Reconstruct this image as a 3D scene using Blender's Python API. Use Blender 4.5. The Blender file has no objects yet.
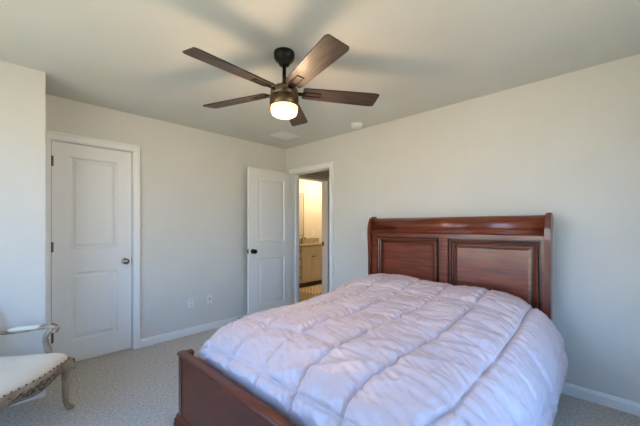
import bpy, bmesh, math, random
from math import sin, cos, pi, radians as R
from mathutils import Vector, Matrix, noise
random.seed(7)
SC = bpy.context.scene
COL = SC.collection

# ------------------------------------------------------------------ camera
cam = bpy.data.cameras.new('camera')
cam.sensor_width = 36
cam.lens = 306.3/640*36
cam.shift_y = 12.8/640
cam.clip_start = .03
co = bpy.data.objects.new('camera', cam)
COL.objects.link(co)
co.location = (0, 0, 1.28)
co.rotation_euler = (R(90), 0, .7686-pi/2)
SC.camera = co

# ------------------------------------------------------------------ world: blue sky above, sunlit lawn and pale paving below
w = bpy.data.worlds.new('world')
SC.world = w
w.use_nodes = True
nt = w.node_tree
nt.nodes.clear()
tc = nt.nodes.new('ShaderNodeTexCoord')
sx = nt.nodes.new('ShaderNodeSeparateXYZ')
rp = nt.nodes.new('ShaderNodeValToRGB')
mr = nt.nodes.new('ShaderNodeMapRange')
bg = nt.nodes.new('ShaderNodeBackground')
wo = nt.nodes.new('ShaderNodeOutputWorld')
nt.links.new(tc.outputs['Generated'], sx.inputs[0])
nt.links.new(sx.outputs['Z'], mr.inputs['Value'])
mr.inputs['From Min'].default_value = -1
mr.inputs['From Max'].default_value = 1
nt.links.new(mr.outputs[0], rp.inputs[0])
nt.links.new(rp.outputs[0], bg.inputs[0])
nt.links.new(bg.outputs[0], wo.inputs[0])
e = rp.color_ramp.elements
e[0].position = .0; e[0].color = (.88, .80, .58, 1)
e[1].position = 1.; e[1].color = (.17, .60, 1.6, 1)
for p, c in ((.46, (.92, .85, .64, 1)), (.5, (.95, .95, .92, 1)), (.58, (.44, .96, 1.75, 1)), (.75, (.19, .68, 1.8, 1))):
    q = e.new(p); q.color = c
bg.inputs[1].default_value = 5.0

# windows (real openings in the walls): wall coordinate ranges and their sky portals
WZ0, WZ1 = .50, 2.20
WEST_X, SOUTH_Y = -1.05, -.75
WIN_W = [(.55, 1.45), (1.6, 2.5)]          # openings along Y in the wall behind the camera's left
WIN_S_FILL = [(.9, 1.8)]                        # unseen window along X behind the camera's right, added for ambient light
def portal(loc, rot, sx_, sy_):
    l = bpy.data.lights.new('window_daylight', 'AREA')
    l.shape = 'RECTANGLE'; l.size = sx_; l.size_y = sy_
    l.cycles.is_portal = True
    o = bpy.data.objects.new('window_daylight', l); COL.objects.link(o)
    o.location = loc; o.rotation_euler = rot
for a, b in WIN_W:
    portal((WEST_X-.12, (a+b)/2, (WZ0+WZ1)/2), (R(90), 0, R(-90)), b-a, WZ1-WZ0)
for a, b in WIN_S_FILL:
    portal(((a+b)/2, SOUTH_Y-.12, (WZ0+WZ1)/2), (R(90), 0, 0), b-a, WZ1-WZ0)

SC.view_settings.view_transform = 'Standard'
SC.view_settings.look = 'None'
SC.view_settings.gamma = 1
SC.view_settings.use_curve_mapping = False
SC.view_settings.exposure = 0.33
SC.cycles.use_denoising = True
SC.cycles.max_bounces = 12
SC.cycles.diffuse_bounces = 8
SC.cycles.sample_clamp_indirect = 8

# ------------------------------------------------------------------ materials
def mat(name, col, rough=.5, spec=.5, metal=0, coat=0, emit=None, estr=0, sheen=0):
    m = bpy.data.materials.new(name); m.use_nodes = True
    b = m.node_tree.nodes['Principled BSDF']
    b.inputs['Base Color'].default_value = (*col, 1)
    b.inputs['Roughness'].default_value = rough
    b.inputs['Metallic'].default_value = metal
    b.inputs['Specular IOR Level'].default_value = spec
    b.inputs['Coat Weight'].default_value = coat
    b.inputs['Coat Roughness'].default_value = .12
    b.inputs['Sheen Weight'].default_value = sheen
    if emit:
        b.inputs['Emission Color'].default_value = (*emit, 1)
        b.inputs['Emission Strength'].default_value = estr
    return m

def textured(m, c1, c2, scale=(1, 1, 1), nscale=5, detail=4, bump=0, bscale=None, dist=.01, pos=(.35, .65), rot=(0, 0, 0), distortion=0):
    """object-space noise colour with optional bump"""
    t = m.node_tree; b = t.nodes['Principled BSDF']
    tc = t.nodes.new('ShaderNodeTexCoord'); mp = t.nodes.new('ShaderNodeMapping')
    mp.inputs['Scale'].default_value = scale
    mp.inputs['Rotation'].default_value = rot
    t.links.new(tc.outputs['Object'], mp.inputs[0])
    n = t.nodes.new('ShaderNodeTexNoise'); n.inputs['Scale'].default_value = nscale; n.inputs['Detail'].default_value = detail
    n.inputs['Distortion'].default_value = distortion
    t.links.new(mp.outputs[0], n.inputs['Vector'])
    r = t.nodes.new('ShaderNodeValToRGB')
    r.color_ramp.elements[0].position = pos[0]; r.color_ramp.elements[0].color = (*c1, 1)
    r.color_ramp.elements[1].position = pos[1]; r.color_ramp.elements[1].color = (*c2, 1)
    t.links.new(n.outputs[0], r.inputs[0])
    t.links.new(r.outputs[0], b.inputs['Base Color'])
    if bump:
        n2 = t.nodes.new('ShaderNodeTexNoise'); n2.inputs['Scale'].default_value = bscale or nscale; n2.inputs['Detail'].default_value = 4
        t.links.new(mp.outputs[0], n2.inputs['Vector'])
        bp = t.nodes.new('ShaderNodeBump'); bp.inputs['Strength'].default_value = bump; bp.inputs['Distance'].default_value = dist
        t.links.new(n2.outputs[0], bp.inputs['Height'])
        t.links.new(bp.outputs[0], b.inputs['Normal'])
    return m

M = {}
M['wall'] = textured(mat('wall_paint', (.5, .5, .5), .6, .3), (.645, .638, .58), (.66, .653, .595), nscale=3, bump=.05, bscale=160, dist=.002)
M['ceil'] = textured(mat('ceiling_paint', (.6, .6, .6), .8, .2), (.61, .615, .545), (.63, .635, .565), nscale=2, bump=.08, bscale=90, dist=.002)
M['trim'] = mat('white_trim_paint', (.79, .805, .775), .35, .5)
M['door'] = mat('white_door_paint', (.76, .775, .745), .4, .5)
M['carpet'] = textured(mat('beige_carpet', (.4, .38, .33), 1, .05, sheen=.2), (.47, .425, .34), (.82, .75, .62), nscale=60, detail=8, bump=1, bscale=260, dist=.012, pos=(.32, .68))
M['cherry'] = textured(mat('cherry_wood', (.1, .02, .01), .30, .5, coat=.35), (.040, .006, .003), (.29, .052, .015), scale=(22, 1.6, 22), nscale=2.0, detail=7, bump=.04, dist=.002, pos=(.25, .8), distortion=.3)
M['cherryv'] = textured(mat('cherry_wood_upright', (.1, .02, .01), .27, .5, coat=.55), (.035, .005, .003), (.22, .038, .012), scale=(22, 22, 1.6), nscale=2.0, detail=7, bump=.04, dist=.002, pos=(.25, .8), distortion=.3)
M['cherryp'] = textured(mat('dark_cherry_wood', (.1, .02, .01), .45, .4, coat=.12), (.075, .013, .005), (.19, .036, .012), scale=(12, 2, 5), nscale=1.6, detail=6, pos=(.25, .8))
M['glaze'] = mat('dark_glazed_groove', (.018, .006, .004), .4, .4, coat=.3)
M['duvet'] = textured(mat('silky_comforter', (.8, .7, .7), .32, .6, sheen=.1), (.62, .485, .475), (.70, .56, .55), nscale=3, bump=.35, bscale=34, dist=.006)
M['linen'] = mat('white_ticking', (.7, .69, .66), .9)
M['bronze'] = mat('oil_rubbed_bronze', (.020, .018, .015), .42, .5, metal=.7)
M['hbronze'] = mat('brushed_bronze', (.16, .11, .07), .35, .5, metal=.9)
M['nickel'] = mat('satin_nickel', (.34, .31, .27), .25, .5, metal=1)
M['blade'] = textured(mat('weathered_blade_wood', (.1, .06, .04), .5, .4, coat=.05), (.018, .012, .010), (.085, .056, .040), scale=(1.6, 22, 6), nscale=3, detail=6, pos=(.3, .75), bump=.05)
M['bladetop'] = mat('dark_blade_edge', (.02, .014, .011), .5)
M['shade'] = mat('frosted_lit_glass', (.55, .45, .30), .3, .5, emit=(1.0, .66, .30), estr=1.7)
M['plastic'] = mat('white_plastic', (.74, .745, .72), .35)
M['slot'] = mat('dark_slot', (.04, .04, .04), .6)
M['stain'] = textured(mat('painted_antique_wood', (.4, .33, .25), .5, .4), (.20, .13, .075), (.42, .32, .215), nscale=12, detail=5, pos=(.3, .65), bump=.15, dist=.003)
M['carve'] = textured(mat('antiqued_carving', (.2, .14, .1), .5, .4), (.06, .035, .02), (.30, .22, .15), nscale=60, detail=3, bump=.3, dist=.003)
M['cream'] = textured(mat('cream_upholstery', (.75, .68, .55), .85, .2, sheen=.2), (.74, .655, .50), (.79, .71, .555), nscale=4, bump=.15, bscale=300, dist=.001)
M['nail'] = mat('antique_brass_nail', (.16, .09, .04), .35, .5, metal=.9)
M['cab'] = mat('taupe_cabinet_paint', (.52, .48, .39), .45)
M['granite'] = textured(mat('speckled_granite', (.3, .25, .2), .2, .5), (.10, .075, .05), (.55, .46, .34), nscale=70, detail=6, pos=(.38, .62))
M['mirror'] = mat('mirror_glass', (.9, .9, .9), .02, .5, metal=1)
M['vinyl'] = textured(mat('tan_plank_floor', (.4, .3, .2), .45, .4), (.28, .20, .12), (.46, .35, .23), scale=(2, 14, 1), nscale=2, detail=5)
M['bathwall'] = mat('bathroom_wall_paint', (.66, .62, .54), .6, .3)
M['glass'] = mat('window_glass', (1, 1, 1), 0, .5)
M['glass'].node_tree.nodes['Principled BSDF'].inputs['Transmission Weight'].default_value = 1
M['glass'].node_tree.nodes['Principled BSDF'].inputs['IOR'].default_value = 1.02
# woven bath rug: diamond lattice in two tones
def rug_mat():
    m = mat('lattice_rug_weave', (.5, .4, .3), .95, .1); t = m.node_tree; b = t.nodes['Principled BSDF']
    tc = t.nodes.new('ShaderNodeTexCoord'); mp = t.nodes.new('ShaderNodeMapping')
    mp.inputs['Rotation'].default_value = (0, 0, R(45)); t.links.new(tc.outputs['Object'], mp.inputs[0])
    ch = t.nodes.new('ShaderNodeTexVoronoi'); ch.inputs['Scale'].default_value = 17; ch.inputs['Randomness'].default_value = .35
    t.links.new(mp.outputs[0], ch.inputs['Vector'])
    r = t.nodes.new('ShaderNodeValToRGB'); r.color_ramp.elements[0].position = .3; r.color_ramp.elements[1].position = .5
    r.color_ramp.elements[0].color = (.70, .60, .46, 1); r.color_ramp.elements[1].color = (.38, .27, .18, 1)
    t.links.new(ch.outputs['Distance'], r.inputs[0]); t.links.new(r.outputs[0], b.inputs['Base Color'])
    return m
M['rug'] = rug_mat()

# ------------------------------------------------------------------ helpers
class MB:
    def __init__(s): s.bm = bmesh.new(); s.mi = 0
    def poly(s, pts, faces):
        vs = [s.bm.verts.new(p) for p in pts]
        for f in faces:
            try:
                q = s.bm.faces.new([vs[i] for i in f]); q.material_index = s.mi
            except ValueError: pass
        return vs
    def box(s, x0, y0, z0, x1, y1, z1, bev=0, seg=2):
        vs = s.poly([(x0,y0,z0),(x1,y0,z0),(x1,y1,z0),(x0,y1,z0),(x0,y0,z1),(x1,y0,z1),(x1,y1,z1),(x0,y1,z1)],
                    [(3,2,1,0),(4,5,6,7),(0,1,5,4),(1,2,6,5),(2,3,7,6),(3,0,4,7)])
        if bev:
            es = {e for v in vs for e in v.link_edges}
            bmesh.ops.bevel(s.bm, geom=list(es), offset=bev, segments=seg, affect='EDGES', profile=.5)
        return s
    def lathe(s, prof, n=32, M4=None, cap=True):
        M4 = M4 or Matrix()
        rings = [[s.bm.verts.new(M4 @ Vector((r*cos(2*pi*k/n), r*sin(2*pi*k/n), z))) for k in range(n)] for r, z in prof]
        for a, b in zip(rings, rings[1:]):
            for k in range(n):
                f = s.bm.faces.new((a[k], a[(k+1) % n], b[(k+1) % n], b[k])); f.material_index = s.mi; f.smooth = True
        if cap:
            f = s.bm.faces.new(rings[0][::-1]); f.material_index = s.mi
            f = s.bm.faces.new(rings[-1]); f.material_index = s.mi
        return s
    def tube(s, pts, rad, n=12, closed=False, flat=(1, 1), up=Vector((0, 0, 1))):
        pts = [Vector(p) for p in pts]
        if not hasattr(rad, '__len__'): rad = [rad]*len(pts)
        rings = []
        N = len(pts)
        for i, p in enumerate(pts):
            if closed: d = pts[(i+1) % N]-pts[i-1]
            else: d = pts[min(i+1, N-1)]-pts[max(i-1, 0)]
            d.normalize()
            a = d.cross(up)
            if a.length < .05: a = d.cross(Vector((1, 0, 0)))
            a.normalize(); b = a.cross(d).normalized()
            rings.append([s.bm.verts.new(p+rad[i]*(flat[0]*a*cos(2*pi*k/n)+flat[1]*b*sin(2*pi*k/n))) for k in range(n)])
        pr = list(zip(rings, rings[1:]))
        if closed: pr.append((rings[-1], rings[0]))
        for a, b in pr:
            for k in range(n):
                f = s.bm.faces.new((a[k], a[(k+1) % n], b[(k+1) % n], b[k])); f.smooth = True; f.material_index = s.mi
        if not closed:
            s.bm.faces.new(rings[0][::-1]).material_index = s.mi; s.bm.faces.new(rings[-1]).material_index = s.mi
        return s
    def extrude(s, prof, axis, a, b, smooth=False):
        """closed 2-D profile swept straight: axis 'y' takes (x,z) pairs, 'z' takes (x,y), 'x' takes (y,z)"""
        def P(p, t): return {'y': (p[0], t, p[1]), 'z': (p[0], p[1], t), 'x': (t, p[0], p[1])}[axis]
        A = [s.bm.verts.new(P(p, a)) for p in prof]; B = [s.bm.verts.new(P(p, b)) for p in prof]
        n = len(prof)
        for k in range(n):
            f = s.bm.faces.new((A[k], A[(k+1) % n], B[(k+1) % n], B[k])); f.smooth = smooth; f.material_index = s.mi
        s.bm.faces.new(A[::-1]).material_index = s.mi; s.bm.faces.new(B).material_index = s.mi
        return s
    def ball(s, c, r, sc=(1, 1, 1), u=10, v=8):
        m = Matrix.Translation(c) @ Matrix.Diagonal((r*sc[0], r*sc[1], r*sc[2], 1))
        g = bmesh.ops.create_uvsphere(s.bm, u_segments=u, v_segments=v, radius=1, matrix=m)
        for vv in g['verts']:
            for f in vv.link_faces: f.smooth = True; f.material_index = s.mi
        return s
    def build(s, name, mats, parent=None, loc=None, rz=0, normals=True):
        if normals: bmesh.ops.recalc_face_normals(s.bm, faces=s.bm.faces)
        me = bpy.data.meshes.new(name); s.bm.to_mesh(me); s.bm.free()
        for m in (mats if isinstance(mats, (list, tuple)) else [mats]): me.materials.append(M[m])
        o = bpy.data.objects.new(name, me); COL.objects.link(o)
        if parent: o.parent = parent
        if loc: o.location = loc
        o.rotation_euler.z = rz
        return o
def thing(name, label, cat, loc=(0, 0, 0), rz=0, group=None):
    o = bpy.data.objects.new(name, None); COL.objects.link(o); o.empty_display_size = .1
    o.location = loc; o.rotation_euler.z = rz
    o['label'] = label; o['category'] = cat
    if group: o['group'] = group
    return o
def tag(o, label, cat, group=None):
    o['label'] = label; o['category'] = cat
    if group: o['group'] = group
    return o
def struct(o): o['kind'] = 'structure'; return o
def B(name, mats, *box, parent=None, bev=0):
    return MB().box(*box, bev=bev).build(name, mats, parent)
def catmull(pts, sub=8, closed=False):
    P = [Vector(p) for p in pts]; n = len(P); out = []
    rng = range(n) if closed else range(n-1)
    for i in rng:
        if closed: a, b, c, d = P[i-1], P[i], P[(i+1) % n], P[(i+2) % n]
        else: a, b, c, d = P[max(i-1, 0)], P[i], P[i+1], P[min(i+2, n-1)]
        for k in range(sub):
            t = k/sub
            out.append(.5*((2*b)+(c-a)*t+(2*a-5*b+4*c-d)*t*t+(3*b-a-3*c+d)*t**3))
    if not closed: out.append(P[-1])
    return out
def smooth01(t): t = max(0, min(1, t)); return t*t*(3-2*t)
def lerp(a, b, t): return a+(b-a)*t

def paneled(mb, w_, h_, panels, rings, place, glaze=()):
    """flat face w_ x h_ with moulded rectangular panels; place(u, v, d) -> point, d is height out of the face"""
    us = sorted({0, w_, *[p[0] for p in panels], *[p[2] for p in panels]})
    vs = sorted({0, h_, *[p[1] for p in panels], *[p[3] for p in panels]})
    for i in range(len(us)-1):
        for j in range(len(vs)-1):
            a, b, c, d = us[i], vs[j], us[i+1], vs[j+1]
            if any(p[0] <= a and c <= p[2] and p[1] <= b and d <= p[3] for p in panels): continue
            mb.mi = 0
            mb.poly([place(a, b, 0), place(c, b, 0), place(c, d, 0), place(a, d, 0)], [(0, 1, 2, 3)])
    for (a, b, c, d) in panels:
        prev = None; seq = [(0, 0)]+list(rings)
        for k, (ins, dep) in enumerate(seq):
            cur = [place(a+ins, b+ins, dep), place(c-ins, b+ins, dep), place(c-ins, d-ins, dep), place(a+ins, d-ins, dep)]
            mb.mi = 1 if k in glaze else 0
            if prev:
                for q in range(4):
                    mb.poly([prev[q], prev[(q+1) % 4], cur[(q+1) % 4], cur[q]], [(0, 1, 2, 3)])
            prev = cur
        mb.mi = 0
        mb.poly(prev, [(0, 1, 2, 3)])

# ------------------------------------------------------------------ room shell
XB, YA, H = 2.985, 3.604, 2.44
CX, CY = .222, 3.10            # the bumped-out wall beside the closet door
T = .12
XW, YS = WEST_X, SOUTH_Y
FAR_X, HALL_Y0, BATH_Y1 = 5.9, 2.2, 5.2
struct(B('floor', 'carpet', XW-T, YS-T, -.1, XB+.02, YA, 0))
struct(B('ceiling', 'ceil', XW-T, YS-T, H, FAR_X+T, BATH_Y1+T, H+.1))
# left wall with the closet door opening
DX0, DX1, DH = .296, .930, 2.05
m = MB(); m.box(CX-.01, YA, 0, DX0-.015, YA+T, H); m.box(DX1+.015, YA, 0, XB, YA+T, H); m.box(DX0-.015, YA, DH+.01, DX1+.015, YA+T, H)
struct(m.build('wall_left', 'wall'))
# closet box behind the door
struct(B('wall_closet', 'wall', -.4, YA+T+.6, 0, 1.7, YA+T+.7, H))
struct(B('floor_closet', 'carpet', -.4, YA, -.1, 1.7, YA+T+.7, 0))
struct(B('wall_closet_left', 'wall', -.5, YA+T, 0, -.4, YA+T+.7, H))
struct(B('wall_closet_right', 'wall', 1.7, YA+T, 0, 1.8, YA+T+.7, H))
# bumped-out wall
m = MB(); m.box(XW-T, CY, 0, CX, CY+T, H); m.box(CX-T, CY+T, 0, CX, YA+T, H)
struct(m.build('wall_front_left', 'wall'))
# right (headboard) wall with the doorway
OY0, OY1 = 2.705, 3.440
m = MB(); m.box(XB, YS-T, 0, XB+T, OY0-.015, H); m.box(XB, OY1+.015, 0, XB+T, YA+T, H); m.box(XB, OY0-.015, DH+.01, XB+T, OY1+.015, H)
struct(m.build('wall_right', 'wall'))
# window walls
def window_wall(name, spans, lo, hi, horiz):
    m = MB()
    cuts = [lo]+[v for s in spans for v in s]+[hi]
    def b(a, c, z0, z1):
        if horiz: m.box(a, YS-T, z0, c, YS, z1)
        else: m.box(XW-T, a, z0, XW, c, z1)
    for k in range(0, len(cuts), 2): b(cuts[k], cuts[k+1], 0, H)
    for a, c in spans: b(a, c, 0, WZ0); b(a, c, WZ1, H)
    struct(m.build(name, 'wall'))
window_wall('wall_window_side', WIN_W, YS, CY, False)
window_wall('wall_behind', WIN_S_FILL, XW-T, XB+T, True)
wn = 0
def window(a, c, horiz):
    global wn; wn += 1
    root = bpy.data.objects.new('window_%d' % wn, None); COL.objects.link(root); struct(root)
    def b(m, u0, v0, z0, u1, v1, z1):
        if horiz: m.box(u0, YS-v1, z0, u1, YS-v0, z1, .003)
        else: m.box(XW-v1, u0, z0, XW-v0, u1, z1, .003)
    root.location = ((a+c)/2, YS, WZ0) if horiz else (XW, (a+c)/2, WZ0)
    def fin(m, n, mt):
        o = m.build(n, mt, root); o.location = -Vector(root.location); return o
    m = MB()
    for u0, u1, z0, z1 in ((a, a+.04, WZ0, WZ1), (c-.04, c, WZ0, WZ1), (a, c, WZ0, WZ0+.04), (a, c, WZ1-.04, WZ1), (a, c, (WZ0+WZ1)/2-.02, (WZ0+WZ1)/2+.02)):
        b(m, u0, .05, z0, u1, .09, z1)
    fin(m, 'window_frame', 'trim')
    m = MB()
    for u0, u1, z0, z1 in ((a-.07, a, WZ0-.07, WZ1+.07), (c, c+.07, WZ0-.07, WZ1+.07), (a, c, WZ1, WZ1+.07), (a, c, WZ0-.07, WZ0-.005)):
        b(m, u0, -.018, z0, u1, 0, z1)
    fin(m, 'window_casing', 'trim')
    m = MB(); b(m, a-.09, -.05, WZ0-.005, c+.09, .05, WZ0+.015); fin(m, 'window_sill', 'trim')
    m = MB(); b(m, a+.04, .066, WZ0+.04, c-.04, .070, WZ1-.04); fin(m, 'pane', 'glass')
for a, c in WIN_W: window(a, c, False)
for a, c in WIN_S_FILL: window(a, c, True)

# hall and bathroom beyond the doorway
BY = YA                      # wall between hall and bathroom
BX0, BX1 = 3.14, 3.90        # bathroom doorway
struct(B('floor_hall', 'vinyl', XB+.02, HALL_Y0, -.1, FAR_X, BATH_Y1, -.002))
m = MB(); m.box(XB+T, BY, 0, BX0-.015, BY+T, H); m.box(BX1+.015, BY, 0, FAR_X, BY+T, H); m.box(BX0-.015, BY, DH+.01, BX1+.015, BY+T, H)
struct(m.build('wall_hall_left', 'bathwall'))
struct(B('wall_hall_right', 'bathwall', XB+T, HALL_Y0-T, 0, FAR_X, HALL_Y0, H))
struct(B('wall_hall_end', 'bathwall', FAR_X, HALL_Y0-T, 0, FAR_X+T, BATH_Y1+T, H))
struct(B('wall_bath_back', 'bathwall', XB, BATH_Y1, 0, FAR_X, BATH_Y1+T, H))
struct(B('wall_bath_left', 'bathwall', XB, BY+T, 0, XB+T, BATH_Y1, H))

# door casings and jambs: path of boxes around an opening
def casing(n, along, a, c, face, out, thick_to):
    """along 'x' or 'y': opening a..c; face = wall plane, out = +-1 direction the casing stands proud, thick_to = far face of the wall"""
    m = MB()
    def b(u0, u1, v0, v1, z0, z1, bev=.004):
        v0, v1 = sorted((v0, v1))
        if along == 'x': m.box(u0, v0, z0, u1, v1, z1, bev)
        else: m.box(v0, u0, z0, v1, u1, z1, bev)
    W_ = .065; f2 = face+out*.018
    for s0, s1 in ((a-W_, a+.004-.008), (c+.004, c+W_)):
        b(s0, s1, face, f2, 0, DH+.001)
    b(a-W_, c+W_, face, f2, DH+.0015, DH+W_-.001)
    b(a-W_-.001, a-W_+.018, face, face+out*.026, 0, DH+W_-.0185, .003); b(c+W_-.018, c+W_+.001, face, face+out*.026, 0, DH+W_-.0185, .003)
    b(a-W_-.001, c+W_+.001, face, face+out*.026, DH+W_-.018, DH+W_+.001, .003)
    b(a-.014, a, face+out*.002, thick_to, 0, DH+.009, 0); b(c, c+.014, face+out*.002, thick_to, 0, DH+.009, 0); b(a-.014, c+.014, face+out*.002, thick_to, DH-.004, DH+.009, 0)
    return m
m = casing(1, 'x', DX0, DX1, YA, -1, YA+T)
struct(m.build('trim_1', 'trim'))
m = casing(2, 'y', OY0, OY1, XB, -1, XB+T)
m.box(XB+.045, OY0, 0, XB+.08, OY0+.012, DH-.005); m.box(XB+.045, OY1-.012, 0, XB+.08, OY1, DH-.005)
t2 = struct(m.build('trim_2', 'trim'))
m = casing(3, 'x', BX0, BX1, BY, -1, BY+T)
t3 = struct(m.build('trim_3', 'trim'))
B('strike_plate', 'bronze', XB+.012, OY0-.001, .93, XB+.038, OY0+.0025, .99, parent=t2)
B('strike_plate', 'bronze', BX1-.0025, BY+.075, .93, BX1+.001, BY+.115, 1.0, parent=t3)

# baseboards (profiled)
def baseboard(name, axis, a, b, face, out):
    prof = [(0, 0), (.015, 0), (.015, .062), (.011, .070), (.011, .076), (.004, .084), (0, .084)]
    m = MB()
    p = [(face+out*q[0], q[1]) for q in prof]
    m.extrude(p, axis, a, b)
    return struct(m.build(name, 'trim'))
baseboard('baseboard_left', 'x', DX1+.066, XB-.001, YA, -1)
baseboard('baseboard_right', 'y', YS, OY0-.066, XB, -1)
baseboard('baseboard_front_left', 'x', XW, CX, CY, -1)
baseboard('baseboard_window_side', 'y', YS, CY, XW, 1)
baseboard('baseboard_behind', 'x', XW, XB, YS, 1)

# ------------------------------------------------------------------ doors
def door_mesh(w_, t_=.035, h_=2.03):
    """local: u 0..w_ along +X, front face at y=0 looking -Y, z up"""
    m = MB(); st = w_*.20
    pans = [(st, .20, w_-st, .83), (st, 1.05, w_-st, 1.90)]
    rings = [(.004, -.006), (.014, -.012), (.024, -.012), (.046, -.004)]
    paneled(m, w_, h_, pans, rings, lambda u, v, d: (u, -d, v))
    paneled(m, w_, h_, pans, rings, lambda u, v, d: (u, t_+d, v))
    m.mi = 0
    for q in (((0, 0, 0), (0, t_, 0), (0, t_, h_), (0, 0, h_)), ((w_, 0, 0), (w_, t_, 0), (w_, t_, h_), (w_, 0, h_)),
              ((0, 0, 0), (w_, 0, 0), (w_, t_, 0), (0, t_, 0)), ((0, 0, h_), (w_, 0, h_), (w_, t_, h_), (0, t_, h_))):
        m.poly(q, [(0, 1, 2, 3)])
    bmesh.ops.remove_doubles(m.bm, verts=m.bm.verts, dist=.0001)
    return m
def knob(parent, x, y, z, out, mt):
    """door knob: rosette, neck and knob, axis along local Y"""
    Mx = Matrix.Translation((x, y, z)) @ Matrix.Rotation(R(90)*(1 if out < 0 else -1), 4, 'X')
    m = MB()
    m.lathe([(.001, 0), (.032, 0), (.032, .006), (.024, .011), (.012, .014), (.011, .032), (.018, .038), (.027, .046), (.030, .056), (.026, .066), (.014, .072), (.001, .073)], 24, Mx)
    o = m.build('door_knob', mt, parent)
    if mt == 'nickel': o['label'] = 'satin nickel knob'
    else: o['label'] = 'dark bronze knob'
    return o
d1 = bpy.data.objects.new('door_1', None); COL.objects.link(d1); struct(d1)
d1.location = (DX0+.005, YA+.010, .014)
wd = DX1-DX0-.010
door_mesh(wd, h_=2.025).build('door_leaf', 'door', d1)
knob(d1, wd-.06, 0, .905, -1, 'nickel')
B('latch_plate', 'bronze', wd+.0005, -.003, .87, wd+.002, .01, .94, parent=d1)
for z in (.22, 1.03, 1.80):
    m = MB(); m.lathe([(.005, z), (.005, z+.09)], 12, Matrix.Translation((-.0015, -.012, 0))); m.box(-.003, -.003, z, .012, -.0005, z+.09)
    m.build('hinge', 'hbronze', d1)

d2 = bpy.data.objects.new('door_2', None); COL.objects.link(d2); struct(d2)
d2.location = (2.955, 3.463, .012)
d2.rotation_euler.z = R(180+2.0)
w2 = .757
m = door_mesh(w2); m.build('door_leaf', 'door', d2)
knob(d2, w2-.06, .035, .935, 1, 'bronze'); knob(d2, w2-.06, 0, .935, -1, 'bronze')
B('latch_plate', 'bronze', w2+.0002, .006, .905, w2+.0016, .029, .965, parent=d2)
for z in (.2, 1.0, 1.78):
    m = MB(); m.lathe([(.006, z), (.006, z+.09)], 12, Matrix.Translation((-.006, -.004, 0)))
    m.build('hinge', 'hbronze', d2)

# ------------------------------------------------------------------ ceiling fan
FX, FY = 1.31, 1.60
fan = thing('ceiling_fan', 'dark bronze ceiling fan with five wooden blades and a glowing drum light', 'ceiling fan', (FX, FY, H))
MB().lathe([(.001, 0), (.068, 0), (.070, -.012), (.068, -.035), (.058, -.055), (.040, -.068), (.036, -.082), (.026, -.090), (.001, -.090)], 40).build('canopy', 'bronze', fan)
MB().lathe([(.0125, -.085), (.0125, -.235)], 20).build('downrod', 'bronze', fan)
MB().lathe([(.001, -.205), (.022, -.205), (.028, -.215), (.030, -.232), (.060, -.240), (.086, -.244), (.092, -.252), (.092, -.290), (.088, -.296), (.001, -.296)], 48).build('motor_housing', 'hbronze', fan)
MB().lathe([(.001, -.297), (.094, -.297), (.097, -.301), (.097, -.358), (.094, -.362), (.001, -.362)], 48).build('light_fitter', 'hbronze', fan)
gl = bpy.data.lights.new('lamp_glow', 'POINT'); gl.energy = 14; gl.color = (1, .68, .42); gl.shadow_soft_size = .07
go = bpy.data.objects.new('lamp_glow', gl); COL.objects.link(go); go.parent = fan; go.location = (0, 0, -.52)
MB().lathe([(.001, -.363), (.089, -.363), (.090, -.372), (.089, -.395), (.082, -.414), (.064, -.424), (.035, -.428), (.001, -.429)], 48).build('glass_shade', 'shade', fan)['label'] = 'glowing frosted glass shade'
BZ = -.262
blade0 = None
for k in range(5):
    ang = R(38.5+72*k)
    if blade0 is None:
        m = MB(); N = 14
        prof = []
        L0, L1 = .125, .658
        for (x, hw) in ((L0, .052), (L0+.02, .056), (.30, .062), (.50, .0685), (L1-.03, .073), (L1-.012, .070), (L1, .060)):
            prof.append((x, hw))
        out = [(x, h) for x, h in prof]+[(x, -h) for x, h in prof[::-1]]
        m.extrude(out, 'z', -.004, .004)
        bmesh.ops.bevel(m.bm, geom=[e_ for e_ in m.bm.edges if abs(e_.verts[0].co.z-e_.verts[1].co.z) < 1e-5], offset=.0015, segments=1, affect='EDGES')
        m.bm.faces.ensure_lookup_table()
        for f in m.bm.faces:
            c = f.calc_center_median()
            if abs(f.normal.z) < .5 and c.length > 0: f.material_index = 1
        bl = m.build('fan_blade', ['blade', 'bladetop'], fan)
        m = MB()                 # blade iron: a flat arm ending in a slotted loop under the blade
        m.box(.085, -.016, -.010, .150, .016, -.0045, .001)
        m.box(.14, -.024, -.009, .245, -.015, -.0042, .001); m.box(.14, .015, -.009, .245, .024, -.0042, .001); m.box(.238, -.024, -.009, .25, .024, -.0042, .001)
        m.box(.13, -.024, -.009, .15, .024, -.0042, .001)
        ar = m.build('blade_arm', 'bronze', bl)
        blade0, arm0 = bl, ar
    else:
        bl = blade0.copy(); COL.objects.link(bl); bl.parent = fan
        ar = arm0.copy(); COL.objects.link(ar); ar.parent = bl
    bl.matrix_local = Matrix.Translation((0, 0, BZ)) @ Matrix.Rotation(ang, 4, 'Z') @ Matrix.Rotation(R(-12), 4, 'X')

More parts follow.
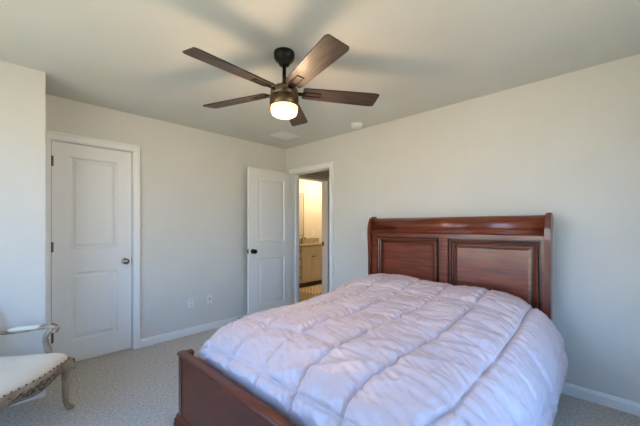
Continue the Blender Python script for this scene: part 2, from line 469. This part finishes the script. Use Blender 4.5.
# ------------------------------------------------------------------ ceiling fittings
vx, vy = 2.50, 3.05
vt = thing('ceiling_vent', 'square white slatted air vent on the ceiling near the corner', 'air vent', (vx, vy, H))
m = MB()
for b in ((-.15, -.13, .15, -.105), (-.15, .105, .15, .13), (-.15, -.13, -.125, .13), (.125, -.13, .15, .13)): m.box(b[0], b[1], -.010, b[2], b[3], 0, .002)
m.build('vent_frame', 'plastic', vt)
m = MB(); m.box(-.124, -.104, -.003, .124, .104, -.001); m.build('vent_duct', 'trim', vt)
m = MB()
for k in range(9):
    y = -.092+k*.023
    m.poly([(-.124, y-.009, -.003), (.124, y-.009, -.003), (.124, y+.007, -.010), (-.124, y+.007, -.010)], [(0, 1, 2, 3)])
m.box(-.004, -.104, -.011, .004, .104, -.004)
m.build('vent_slats', 'plastic', vt)
sd = thing('smoke_detector', 'round white smoke detector on the ceiling above the headboard wall', 'smoke detector', (2.80, 2.13, H))
MB().lathe([(.001, 0), (.070, 0), (.072, -.010), (.066, -.016), (.001, -.016)], 36).build('mounting_base', 'plastic', sd)
MB().lathe([(.001, -.0162), (.060, -.0162), (.060, -.028), (.050, -.038), (.022, -.042), (.001, -.042)], 36).build('detector_cover', 'plastic', sd)

# ------------------------------------------------------------------ wall plates
def outlet(x, z, label, kind):
    t = thing('wall_outlet' if kind == 'duplex' else 'cable_jack', label, 'outlet', (x, YA, z), 0)
    m = MB(); m.box(-.035, -.006, -.057, .035, 0, .057, .003); m.build('cover_plate', 'plastic', t)
    m = MB()
    if kind == 'duplex':
        for s in (-1, 1):
            m.mi = 0; m.box(-.017, -.009, s*.022-.014, .017, -.006, s*.022+.014, .002)
            m.mi = 1; m.box(-.009, -.0096, s*.022-.004, -.006, -.009, s*.022+.006); m.box(.006, -.0096, s*.022-.004, .009, -.009, s*.022+.006)
        m.build('receptacle', ['plastic', 'slot'], t)
    else:
        m.lathe([(.008, 0), (.008, .010), (.005, .010), (.005, .016)], 12, Matrix.Translation((0, -.006, 0)) @ Matrix.Rotation(R(90), 4, 'X')); m.build('jack', 'slot', t)
outlet(1.533, .371, 'white electrical outlet low on the left wall, the one nearer the closed door', 'duplex')
outlet(1.765, .381, 'white wall plate with a dark jack, low on the left wall nearer the open door', 'jack')
sw = thing('light_switch', 'white light switch on the wall just left of the headboard', 'light switch', (XB, 2.155, 1.16))
MB().box(-.006, -.036, -.058, 0, .036, .058, .003).build('cover_plate', 'plastic', sw)
MB().box(-.010, -.016, -.033, -.006, .016, .033, .0015).build('rocker', 'plastic', sw)
# spring door stop on the left baseboard
ds = thing('door_stop', 'small dark spring door stop on the left baseboard behind the open door', 'door stop', (2.17, YA-.015, .05))
m = MB(); Mx = Matrix.Rotation(R(90), 4, 'X')
m.lathe([(.011, 0), (.011, .006), (.006, .008)]+[(.006+.0012*(k % 2), .008+k*.003) for k in range(1, 20)]+[(.009, .068), (.009, .082)], 12, Mx)
m.build('stop_spring', 'bronze', ds)

# ------------------------------------------------------------------ bed
BYC = 1.148; HW = .805
Y0, Y1 = BYC-HW, BYC+HW
bed = thing('sleigh_bed', 'cherry wood sleigh bed with a two-panel headboard and a low footboard', 'bed', (1.8, BYC, 0))
bo = -Vector(bed.location)
def bp(m, name, mats, parent=bed):
    o = m.build(name, mats, parent)
    if parent == bed: o.location = bo
    return o
# headboard: panel face (looks -X)
m = MB()
HX = 2.80
h0, h1 = .35, 1.215
wY = Y1-Y0-.08
pans = [(.075, .30, .075+.60, h1-h0-.035), (wY-.075-.66, .30, wY-.035, h1-h0-.035)]
pans = [(Y1-.04-1.855, .25, Y1-.04-1.178, h1-h0-.045), (Y1-.04-1.098, .25, Y1-.04-.405, h1-h0-.045)]
rings = [(.003, -.013), (.014, -.013), (.018, .010), (.024, .014), (.034, .010), (.040, -.002), (.048, -.004), (.052, -.013), (.064, -.013), (.082, -.004)]
paneled(m, wY, h1-h0, pans, rings, lambda u, v, d: (HX-d, Y1-.04-u, h0+v), glaze=(1, 2, 3, 6, 8, 9))
m.mi = 0
m.box(HX+.014, Y0+.04, h0, HX+.035, Y1-.04, h1)
m.poly([(HX, Y0+.04, h0), (HX, Y1-.04, h0), (HX+.014, Y1-.04, h0), (HX+.014, Y0+.04, h0)], [(0, 1, 2, 3)])
hb = bp(m, 'headboard_panel', ['cherry', 'glaze'])
# top rail with bead and roll
prof = [(2.84, 1.205), (2.795, 1.205), (2.789, 1.207), (2.780, 1.214), (2.776, 1.222), (2.779, 1.230), (2.788, 1.236), (2.792, 1.240), (2.788, 1.246), (2.782, 1.256), (2.779, 1.275),
        (2.783, 1.300), (2.793, 1.325), (2.810, 1.345), (2.832, 1.358), (2.858, 1.362), (2.885, 1.355), (2.903, 1.338), (2.908, 1.318), (2.900, 1.300), (2.880, 1.288), (2.862, 1.27), (2.852, 1.24), (2.846, 1.215)]
m = MB(); m.extrude(prof, 'y', Y0+.036, Y1-.036, smooth=True); o = bp(m, 'headboard_top_rail', 'cherry')
# end posts: S-shaped boards
side = [(2.775, 0), (2.775, .95), (2.770, 1.08), (2.763, 1.18), (2.764, 1.26), (2.774, 1.32), (2.796, 1.358), (2.830, 1.378), (2.868, 1.380), (2.900, 1.368), (2.922, 1.342), (2.927, 1.312), (2.912, 1.288), (2.888, 1.275), (2.868, 1.25), (2.860, 1.19), (2.858, 1.08), (2.858, 0)]
for a, b in ((Y0, Y0+.038), (Y1-.038, Y1)):
    m = MB(); m.extrude(side, 'y', a, b)
    bmesh.ops.bevel(m.bm, geom=[e_ for e_ in m.bm.edges if abs(e_.verts[0].co.y-e_.verts[1].co.y) < 1e-5], offset=.006, segments=3, affect='EDGES')
    bp(m, 'headboard_post', 'cherryv')
# footboard
FXo = .75; FT = .499
m = MB(); m.box(FXo+.010, Y0+.02, .08, FXo+.045, Y1-.02, FT-.03); bp(m, 'footboard_panel', 'cherryp')
prof = [(FXo+.010, FT-.034), (FXo+.004, FT-.028), (FXo-.001, FT-.020), (FXo-.002, FT-.010), (FXo+.004, FT-.002), (FXo+.014, FT), (FXo+.040, FT), (FXo+.050, FT-.004), (FXo+.054, FT-.014), (FXo+.050, FT-.028), (FXo+.044, FT-.034)]
m = MB(); m.extrude(prof, 'y', Y0-.002, Y1+.002, smooth=True); bp(m, 'footboard_top_rail', 'cherryp')
for a, b in ((Y0, Y0+.045), (Y1-.045, Y1)):
    m = MB(); m.box(FXo+.004, a, .0, FXo+.085, b, FT-.034, .006); bp(m, 'footboard_post', 'cherryv')
    m = MB(); m.box(FXo+.012, a+.001, FT-.034, FXo+.090, b, FT-.001, .010, 3); bp(m, 'footboard_scroll', 'cherryp')
prof = [(FXo+.012, .115), (FXo+.004, .112), (FXo-.002, .104), (FXo-.006, .092), (FXo-.014, .086), (FXo-.016, .078), (FXo-.012, .070), (FXo-.018, .062), (FXo-.018, .004), (FXo+.07, .004), (FXo+.07, .115)]
m = MB(); m.extrude(prof, 'y', Y0-.012, Y1+.014); bp(m, 'footboard_base_moulding', 'cherryp')
for y in (Y0+.015, Y1-.045):
    m = MB(); m.box(FXo+.11, y, .19, 2.772, y+.03, .40, .004); bp(m, 'side_rail', 'cherry')
m = MB()
for x in (1.1, 1.6, 2.1, 2.6): m.box(x, Y0+.046, .20, x+.07, Y1-.046, .22)
bp(m, 'bed_slats', 'linen')['kind'] = 'stuff'
bs = MB().box(FXo+.125, Y0+.05, .222, 2.765, Y1-.05, .36, .02, 3).build('box_spring', 'linen')
tag(bs, 'white box spring in the bed frame under the mattress', 'box spring')
mt = MB().box(.96, Y0+.06, .362, 2.762, Y1-.06, .575, .05, 4).build('mattress', 'linen')
tag(mt, 'white mattress on the box spring beneath the comforter', 'mattress')

# ------------------------------------------------------------------ comforter
def build_comforter():
    # cross profile right half (offset from bed centre toward -Y, height relative to the top)
    right = [(0, 0), (.30, .0), (.52, -.012), (.67, -.05), (.775, -.12), (.845, -.21), (.88, -.32), (.875, -.43), (.855, -.53), (.83, -.60)]
    left = [(0, 0), (.30, .0), (.55, -.012), (.70, -.042), (.80, -.095), (.865, -.17), (.89, -.28), (.895, -.38), (.895, -.46), (.895, -.52)]
    def arc(pts):
        q = catmull([(p[0], p[1], 0) for p in pts], 12); s = [0]
        for a, b in zip(q, q[1:]): s.append(s[-1]+(b-a).length)
        return q, s
    R_, L_ = arc(right), arc(left)
    def prof(b):
        q, s = R_ if b >= 0 else L_
        t = abs(b); t = min(t, s[-1]-1e-6)
        lo, hi = 0, len(s)-1
        while hi-lo > 1:
            mid = (lo+hi)//2
            if s[mid] <= t: lo = mid
            else: hi = mid
        k = (t-s[lo])/(s[hi]-s[lo])
        p = q[lo].lerp(q[hi], k)
        return p.x, p.y
    bmin, bmax = -L_[1][-1], R_[1][-1]
    # longitudinal profile (x, height) from head to foot
    longi = catmull([(2.765, .645, 0), (2.735, .725, 0), (2.66, .765, 0), (2.54, .772, 0), (2.38, .745, 0), (2.22, .705, 0), (2.0, .685, 0), (1.7, .675, 0), (1.4, .672, 0), (1.22, .662, 0), (1.10, .645, 0), (1.0, .61, 0), (.925, .55, 0), (.885, .475, 0), (.868, .40, 0)], 10)
    ls = [0]
    for a, b in zip(longi, longi[1:]): ls.append(ls[-1]+(b-a).length)
    LT = ls[-1]
    def lon(a):
        a = max(0, min(a, LT-1e-6)); lo, hi = 0, len(ls)-1
        while hi-lo > 1:
            mid = (lo+hi)//2
            if ls[mid] <= a: lo = mid
            else: hi = mid
        p = longi[lo].lerp(longi[hi], (a-ls[lo])/(ls[hi]-ls[lo]))
        return p.x, p.y
    # arclength where x = .89..., seams every .29 m
    SP = .29
    a_ref = None
    for i, p in enumerate(longi):
        if a_ref is None and p.x < 1.47: a_ref = ls[i]
    step = .0066
    na, nb = int(LT/step), int((bmax-bmin)/step)
    def base(a, b):
        x, top = lon(a)
        oy, dz = prof(b)
        s = 1 if b >= 0 else -1
        # the drape hugs in toward the head and bunches at the foot
        # at the foot the sheet rounds its corners and tucks inside the footboard
        tuck = smooth01((1.22-x)/.30)
        ext = lerp(1.0, .885 if s > 0 else .955, tuck)
        if s < 0: ext *= lerp(1.0, 1.06, smooth01((x-2.05)/.4))
        if s > 0: ext *= lerp(1.0, .985, smooth01((x-2.2)/.5))
        y = BYC-s*oy*ext
        # pillows under the head end
        p1 = math.exp(-((y-1.56)/.27)**4); p2 = math.exp(-((y-.76)/.27)**4)
        hp = smooth01((x-2.12)/.35)
        top += hp*(.028*p1+.012*p2-.022)
        # foot drop counts less on the sides which already hang down
        full = .682+dz
        z = top+dz
        drop = .682-top
        if drop > 0:
            z = full-drop*math.exp(dz*3.2)
        z = max(z, .065+.012*noise.noise(Vector((a*4, b*3, 5))))
        # slight lengthwise waves in the hanging drape
        hang = smooth01((-dz-.15)/.3)
        y += -s*hang*(.020*noise.noise(Vector((x*2.4, 3.1*s, z*1.2)))+.010*noise.noise(Vector((x*6.5, 7.7*s, z*1.5))))
        return Vector((x, y, z))
    P = [[base(i*LT/na, bmin+j*(bmax-bmin)/nb) for j in range(nb+1)] for i in range(na+1)]
    bm = bmesh.new(); V = []
    def cellp(u):
        f = u-math.floor(u); d = min(f, 1-f)*2          # 0 at a seam, 1 mid-box
        return d, f
    for i in range(na+1):
        row = []
        for j in range(nb+1):
            a = i*LT/na; b = bmin+j*(bmax-bmin)/nb
            p = P[i][j]
            du = P[min(i+1, na)][j]-P[max(i-1, 0)][j]; dv = P[i][min(j+1, nb)]-P[i][max(j-1, 0)]
            n = du.cross(dv)
            if n.length > 1e-9: n.normalize()
            if n.z < 0 and abs(n.z) > .3: n.negate()
            if n.dot(p-Vector((min(2.4, max(1.2, p.x)), BYC, .25))) < 0: n.negate()
            wob = .020*noise.noise(Vector((a*2.2, b*2.2, 1)))
            wob2 = .026*noise.noise(Vector((a*2.0, b*2.5, 9)))
            u = (a-a_ref+wob2)/SP
            v = (b-(BYC-1.0)+wob)/SP          # seams at y = 1.0 + k*SP
            dU, fU = cellp(u); dV, fV = cellp(v)
            sV = math.sqrt(max(0, 1-(1-min(dV*2.3, 1))**2))
            sU = math.sqrt(max(0, 1-(1-min(dU*2.0, 1))**2))
            cell = noise.noise(Vector((math.floor(u)*3.7, math.floor(v)*5.3, 2)))
            amp = .030*(1+.5*cell)
            h = amp*(.15+.85*sV)*(.45+.55*sU)
            h -= .012*math.exp(-(dV/.05)**2)+.009*math.exp(-(dU/.05)**2)
            # gathers: fine folds that cross the seams and die out mid-box
            gV = math.exp(-dV*2.2); gU = math.exp(-dU*2.6)
            f1 = noise.noise(Vector((a*34+2*noise.noise(Vector((a*5, b*5, 0))), b*6.5, 3)))
            f3 = noise.noise(Vector((a*26-b*9, b*5+a*2, 33)))
            f2 = noise.noise(Vector((a*6.5, b*34, 8)))
            h += (.0085*f1-.015*(abs(f3)-.2))*(.35+gV)*min(1, dV*9+.25)
            h += .008*f2*(.22+gU)*min(1, dU*9+.25)
            # long soft creases running slantwise over the boxes
            q = a*.86+b*.5; r = -a*.5+b*.86
            h += -.026*(abs(noise.noise(Vector((q*9, r*2.2, 14))))-.2)
            h += .010*noise.noise(Vector((a*3.5, b*3.5, 21)))
            edge = min(j, nb-j)*step
            h *= smooth01(edge/.05+.15)
            p2 = p+n*h
            if i > na-14: p2.x = max(p2.x, .845)
            p2.x = min(p2.x, 2.772 if p2.y < Y1-.02 and p2.y > Y0+.02 else 2.79)
            if p2.z < .52: p2.x = max(p2.x, .86) if (Y0-.0 < p2.y < Y1+.05) else p2.x
            p2.z = max(p2.z, .03)
            row.append(bm.verts.new(p2))
        V.append(row)
    for i in range(na):
        for j in range(nb):
            f = bm.faces.new((V[i][j], V[i][j+1], V[i+1][j+1], V[i+1][j])); f.smooth = True
    bmesh.ops.recalc_face_normals(bm, faces=bm.faces)
    me = bpy.data.meshes.new('comforter'); bm.to_mesh(me); bm.free()
    me.materials.append(M['duvet'])
    o = bpy.data.objects.new('comforter', me); COL.objects.link(o)
    # orient normals outward
    up = sum(1 for p in me.polygons if p.normal.z > 0)
    if up < len(me.polygons)/2: me.flip_normals()
    sd_ = o.modifiers.new('thickness', 'SOLIDIFY'); sd_.thickness = .014; sd_.offset = -1
    return tag(o, 'puffy pale pinkish-white box-stitched comforter spread over the sleigh bed', 'comforter')
build_comforter()

# ------------------------------------------------------------------ French armchair
def armchair():
    rz = math.atan2(-.68, .73)+pi/2          # local -Y is the back, +Y... front is local -Y rotated
    # local frame: X = side (u), Y = front (F)
    u = Vector((.68, .73)); F = Vector((.73, -.68))
    # local X -> u is left-handed with Y -> F, so use X -> -u
    ang = math.atan2(-u.y, -u.x)
    t = thing('armchair', 'antique carved French armchair with cream upholstery beside the closet door', 'armchair', (-.067, 2.717, 0), ang)
    t.scale = (1, 1, .905)
    # seat outline in (side, front)
    outl = catmull([(-.285, .262, 0), (-.16, .285, 0), (0, .305, 0), (.16, .285, 0), (.285, .262, 0), (.275, .13, 0), (.245, -.06, 0), (.21, -.235, 0), (0, -.25, 0), (-.21, -.235, 0), (-.245, -.06, 0), (-.275, .13, 0)], 8, True)
    n = len(outl)
    # rail (apron) : dips in the middle of the front
    m = MB()
    def ring(sc, z, zf=0):
        r = []
        for p in outl:
            dip = 0
            if p.y > .2: dip = -.030*math.exp(-(p.x/.12)**2)
            r.append(m.bm.verts.new((p.x*sc, p.y*sc, z+dip*zf)))
        return r
    rs = [ring(.90, .325, 1.0), ring(.97, .318, 1.0), ring(.995, .335, .8), ring(.985, .352, .5), ring(1.0, .372, .2), ring(.985, .392, 0), ring(.90, .392, 0)]
    for a, b in zip(rs, rs[1:]+rs[:1]):
        for k in range(n):
            f = m.bm.faces.new((a[k], a[(k+1) % n], b[(k+1) % n], b[k])); f.smooth = True
    m.build('seat_rail', 'stain', t)
    # seat cushion dome
    m = MB(); prev = None
    for sc, z in ((.965, .386), (.985, .395), (.975, .415), (.93, .437), (.82, .455), (.6, .470), (.35, .477), (.12, .479)):
        r = [m.bm.verts.new((p.x*sc, p.y*sc, z)) for p in outl]
        if prev:
            for k in range(n):
                f = m.bm.faces.new((prev[k], prev[(k+1) % n], r[(k+1) % n], r[k])); f.smooth = True
        prev = r
    m.bm.faces.new(prev).smooth = True
    m.build('seat', 'cream', t)
    # nail heads round the seat (one strip)
    nh = None
    for k in range(0, n, 2):
        p = outl[k]
        if nh is None: nh = MB().ball((0, 0, 0), .0052, u=8, v=6).build('nailhead', 'nail', t); o = nh
        else: o = nh.copy(); COL.objects.link(o); o.parent = t
        o.location = (p.x*.992, p.y*.992, .397)
    # carved shell and leaves at the centre of the front rail
    m = MB()
    for k in range(-4, 5):
        a = k*.36
        m.ball((.030*sin(a)*1.2, .309-.002*abs(k), .335+.022*cos(a)), .013, (.55, .5, 1.25))
    m.ball((0, .314, .325), .014)
    for s in (-1, 1):
        for k in range(9):
            f = k/8
            x = s*(.05+f*.13)
            m.ball((x, .306-.10*f*f*.3, .338+.012*sin(k*1.9)+.016*f), .014*(1-.5*f), (1.5, .55, .8))
            m.ball((x+.004*s, .304-.10*f*f*.3, .322+.008*cos(k*2.3)+.02*f), .010*(1-.4*f), (1.3, .5, .7))
    m.build('front_carving', 'carve', t)
    # cabriole legs
    def leg(sx_, front):
        m = MB()
        if front:
            px, py = sx_*.268, .245; ox, oy = sx_*.72, .69
            path = [(0, .385, .036), (.012, .355, .040), (.018, .315, .036), (.010, .26, .027), (.006, .18, .021), (.004, .10, .016), (.010, .055, .016), (.024, .025, .021), (.034, .012, .019)]
        else:
            px, py = sx_*.195, -.215; ox, oy = sx_*.3, -.95
            path = [(0, .385, .028), (.004, .30, .026), (.012, .18, .022), (.030, .08, .019), (.045, .012, .018)]
        pts = [Vector((px+ox*d, py+oy*d, z)) for d, z, r in path]; rad = [r for d, z, r in path]
        c = catmull([(*p[:2], p[2]) for p in pts], 5)
        rr = []
        for i in range(len(rad)-1):
            for k in range(5): rr.append(lerp(rad[i], rad[i+1], k/5))
        rr.append(rad[-1])
        m.tube(c, rr, 14)
        if front:
            m.ball((pts[-1].x, pts[-1].y, .017), .021, (1.1, 1.1, .8))
            o = m.build('leg', 'stain', t)
            m = MB()
            for k in range(6):
                z = .372-.017*k; m.ball((px+ox*(.046+.004*sin(k*2)), py+oy*(.046+.004*sin(k*2)), z), .014-.0012*k, (.9, .9, 1.1))
            m.build('knee_carving', 'carve', o)
        else: m.build('leg', 'stain', t)
    for s in (-1, 1): leg(s, True); leg(s, False)
    # arms
    for s in (-1, 1):
        m = MB()
        post = catmull([(s*.262, .155, .392), (s*.266, .142, .44), (s*.262, .128, .50), (s*.260, .125, .55), (s*.265, .142, .59), (s*.272, .165, .612)], 5)
        m.tube(post, [.020-.006*min(1, i/12) for i in range(len(post))], 12, flat=(1, 1.25))
        m.build('arm_post', 'stain', t).location.z = .016
        m = MB()
        arm = catmull([(s*.205, -.19, .612), (s*.225, -.10, .602), (s*.255, 0, .606), (s*.272, .09, .622), (s*.278, .15, .628), (s*.282, .185, .612), (s*.278, .175, .592)], 6)
        m.tube(arm, [.013+.005*smooth01(i/len(arm)) for i in range(len(arm))], 12, flat=(1.25, .9))
        o = m.build('arm_rail', 'stain', t); o.location.z = .016
        m = MB()
        for k in range(6): m.ball((s*(.268+.003*k), .105+.014*k, .634+.006*sin(k*2)), .011)
        for k in range(9): m.ball((s*(.228+.0045*k), -.085+.019*k, .617+.001*k), .0055)
        m.ball((s*.292, .178, .612), .016, (.6, 1, 1))
        m.build('arm_carving', 'carve', o)
        m = MB(); p0 = catmull([(s*.226, -.09, .618), (s*.245, -.03, .624), (s*.262, .04, .628), (s*.270, .085, .634)], 6)
        N = len(p0); m.tube(p0, [.022*math.sqrt(max(.06, 1-(2*i/(N-1)-1)**4)) for i in range(N)], 12, flat=(1.1, .75))
        m.build('arm_pad', 'cream', t).location.z = .016
    # back: carved oval frame with an upholstered pad
    def bk(x, z): return Vector((x, -.205-.22*(z-.42)+.10*(x/.22)**2*.5, z))
    fr = catmull([bk(-.185, .43), bk(-.215, .52), bk(-.222, .64), bk(-.215, .76), bk(-.175, .88), bk(-.09, .945), bk(0, .965), bk(.09, .945), bk(.175, .88), bk(.215, .76), bk(.222, .64), bk(.215, .52), bk(.185, .43), bk(.09, .455), bk(0, .462), bk(-.09, .455)], 6, True)
    MB().tube(fr, .018, 12, closed=True).build('back_frame', 'stain', t)
    m = MB()
    c = bk(0, .70); prev = None
    for face in (1, -1):
        prev = None
        for sc, d in ((.93, .006), (.88, .022), (.7, .034), (.4, .040), (.1, .042)):
            r = []
            for p in fr:
                q = c.lerp(p, sc); r.append(m.bm.verts.new(q+Vector((0, face*d, 0))))
            if prev:
                for k in range(len(fr)):
                    f = m.bm.faces.new((prev[k], prev[(k+1) % len(fr)], r[(k+1) % len(fr)], r[k])); f.smooth = True
            prev = r
        m.bm.faces.new(prev).smooth = True
    m.build('backrest', 'cream', t)
    m = MB()
    for k in range(-3, 4): m.ball((.028*k, bk(0, .97).y+.010, .975-.004*k*k), .016, (.8, .6, 1.1))
    m.build('crest_carving', 'carve', t)
    for s in (-1, 1):
        MB().tube([(s*.19, -.215, .39), (s*.188, -.21, .44)], .018, 12).build('back_post', 'stain', t)
armchair()

# ------------------------------------------------------------------ bathroom
VX0, VX1, VF = 3.95, 5.3, 4.62
VB = BATH_Y1-.004
van = thing('bathroom_vanity', 'taupe bathroom vanity with drawers and double doors seen through the doorway', 'vanity cabinet', (VX0, VF, 0))
vo = -Vector(van.location)
def vp(m, n, mt, par=van):
    o = m.build(n, mt, par)
    if par == van: o.location = vo
    return o
m = MB(); m.box(VX0, VF+.02, .10, VX1, VB, .855); vp(m, 'cabinet_body', 'cab')
m = MB(); m.box(VX0+.01, VF+.08, 0, VX1-.01, VB, .10); vp(m, 'toe_kick', 'slot')
def front(x0, z0, x1, z1, name, shaker=True):
    m = MB(); w_, h_ = x1-x0, z1-z0
    rings = [(.004, -.001)] if not shaker else [(.0005, -.007)]
    fr = .045 if shaker else .003
    paneled(m, w_, h_, [(fr, fr, w_-fr, h_-fr)], rings, lambda a, b, d: (x0+a, VF-d, z0+b))
    m.box(x0, VF+.008, z0, x1, VF+.02, z1)
    for q in (((x0, z0), (x1, z0)), ((x1, z0), (x1, z1)), ((x1, z1), (x0, z1)), ((x0, z1), (x0, z0))):
        m.poly([(q[0][0], VF, q[0][1]), (q[1][0], VF, q[1][1]), (q[1][0], VF+.01, q[1][1]), (q[0][0], VF+.01, q[0][1])], [(0, 1, 2, 3)])
    return vp(m, name, 'cab')
def vknob(x, z, par):
    m = MB(); m.lathe([(.006, 0), (.006, .012), (.013, .016), (.015, .022), (.010, .028), (.001, .029)], 14, Matrix.Translation((x, VF, z)) @ Matrix.Rotation(R(90), 4, 'X'))
    m.build('knob', 'bronze', par)
DXE = 4.235
for z0, z1 in ((.13, .34), (.355, .52), (.535, .68), (.695, .84)):
    o = front(VX0+.012, z0, DXE-.012, z1, 'drawer', False); vknob(DXE-.040, (z0+z1)/2, o)
o = front(DXE+.02, .70, VX1-.45, .84, 'false_drawer_front', False)
o = front(DXE+.02, .13, DXE+.02+.310, .685, 'cabinet_door'); vknob(DXE+.02+.282, .635, o)
o = front(DXE+.02+.316, .13, VX1-.45, .685, 'cabinet_door'); vknob(DXE+.02+.344, .635, o)
o = front(VX1-.43, .13, VX1-.02, .84, 'cabinet_door'); vknob(VX1-.40, .635, o)
ct = MB().box(VX0-.02, VF-.03, .856, VX1+.02, VB, .890, .006).box(VX0-.02, VB-.022, .890, VX1+.02, VB, .99, .003).build('countertop', 'granite')
tag(ct, 'speckled brown granite countertop with backsplash on the bathroom vanity', 'countertop')
fc = thing('faucet', 'dark bronze faucet on the left part of the bathroom counter', 'faucet', (4.62, 5.03, .8915))
MB().lathe([(.001, 0), (.026, 0), (.024, .008), (.014, .012), (.013, .10), (.001, .104)], 20).build('faucet_body', 'bronze', fc)
MB().tube(catmull([(0, 0, .09), (0, -.04, .13), (0, -.10, .125), (0, -.12, .085)], 6), .009, 12).build('spout', 'bronze', fc)
MB().tube([(0, .0, .104), (.03, .01, .125), (.06, .015, .13)], .006, 10).build('handle', 'bronze', fc)
mr_ = thing('bathroom_mirror', 'large mirror on the bathroom wall above the left end of the vanity', 'mirror', (4.4, BATH_Y1-.002, 1.06))
MB().box(-.42, -.010, 0, .42, -.002, .98).build('mirror_glass', 'mirror', mr_)
m = MB()
for b in ((-.43, 0, -.42, .98), (.42, 0, .43, .98), (-.43, -.01, .43, 0), (-.43, .98, .43, .99)): m.box(b[0], -.014, b[1], b[2], 0, b[3])
m.build('mirror_frame', 'nickel', mr_)
bo_ = thing('bathroom_outlet', 'white outlet plate on the bathroom wall above the counter', 'outlet', (5.12, BATH_Y1, 1.10))
MB().box(-.055, -.006, -.057, .055, 0, .057, .003).build('cover_plate', 'plastic', bo_)
MB().box(-.040, -.009, -.030, -.012, -.006, .030, .001).box(.012, -.009, -.030, .040, -.006, .030, .001).build('receptacle', 'plastic', bo_)
rg = MB().box(4.0, 4.02, -.001, 5.4, 4.60, .010, .004).build('bath_rug', 'rug')
tag(rg, 'tan and cream patterned rug on the bathroom floor before the vanity', 'rug')
# bathroom and hall ceiling lamps (warm)
def dome(x, y, label, power):
    t = thing('ceiling_lamp', label, 'ceiling lamp', (x, y, H))
    MB().lathe([(.001, 0), (.15, 0), (.15, -.02), (.001, -.02)], 32).build('lamp_base', 'nickel', t)
    MB().lathe([(.001, -.021), (.14, -.021), (.13, -.06), (.08, -.09), (.001, -.10)], 32).build('lamp_shade', 'plastic', t)
    l = bpy.data.lights.new('lamp_glow', 'POINT'); l.energy = power; l.color = (1, .76, .50); l.shadow_soft_size = .10
    o = bpy.data.objects.new('lamp_glow', l); COL.objects.link(o); o.parent = t; o.location = (0, 0, -.20)
dome(5.15, 4.55, 'round ceiling lamp lighting the bathroom beyond the doorway', 34)
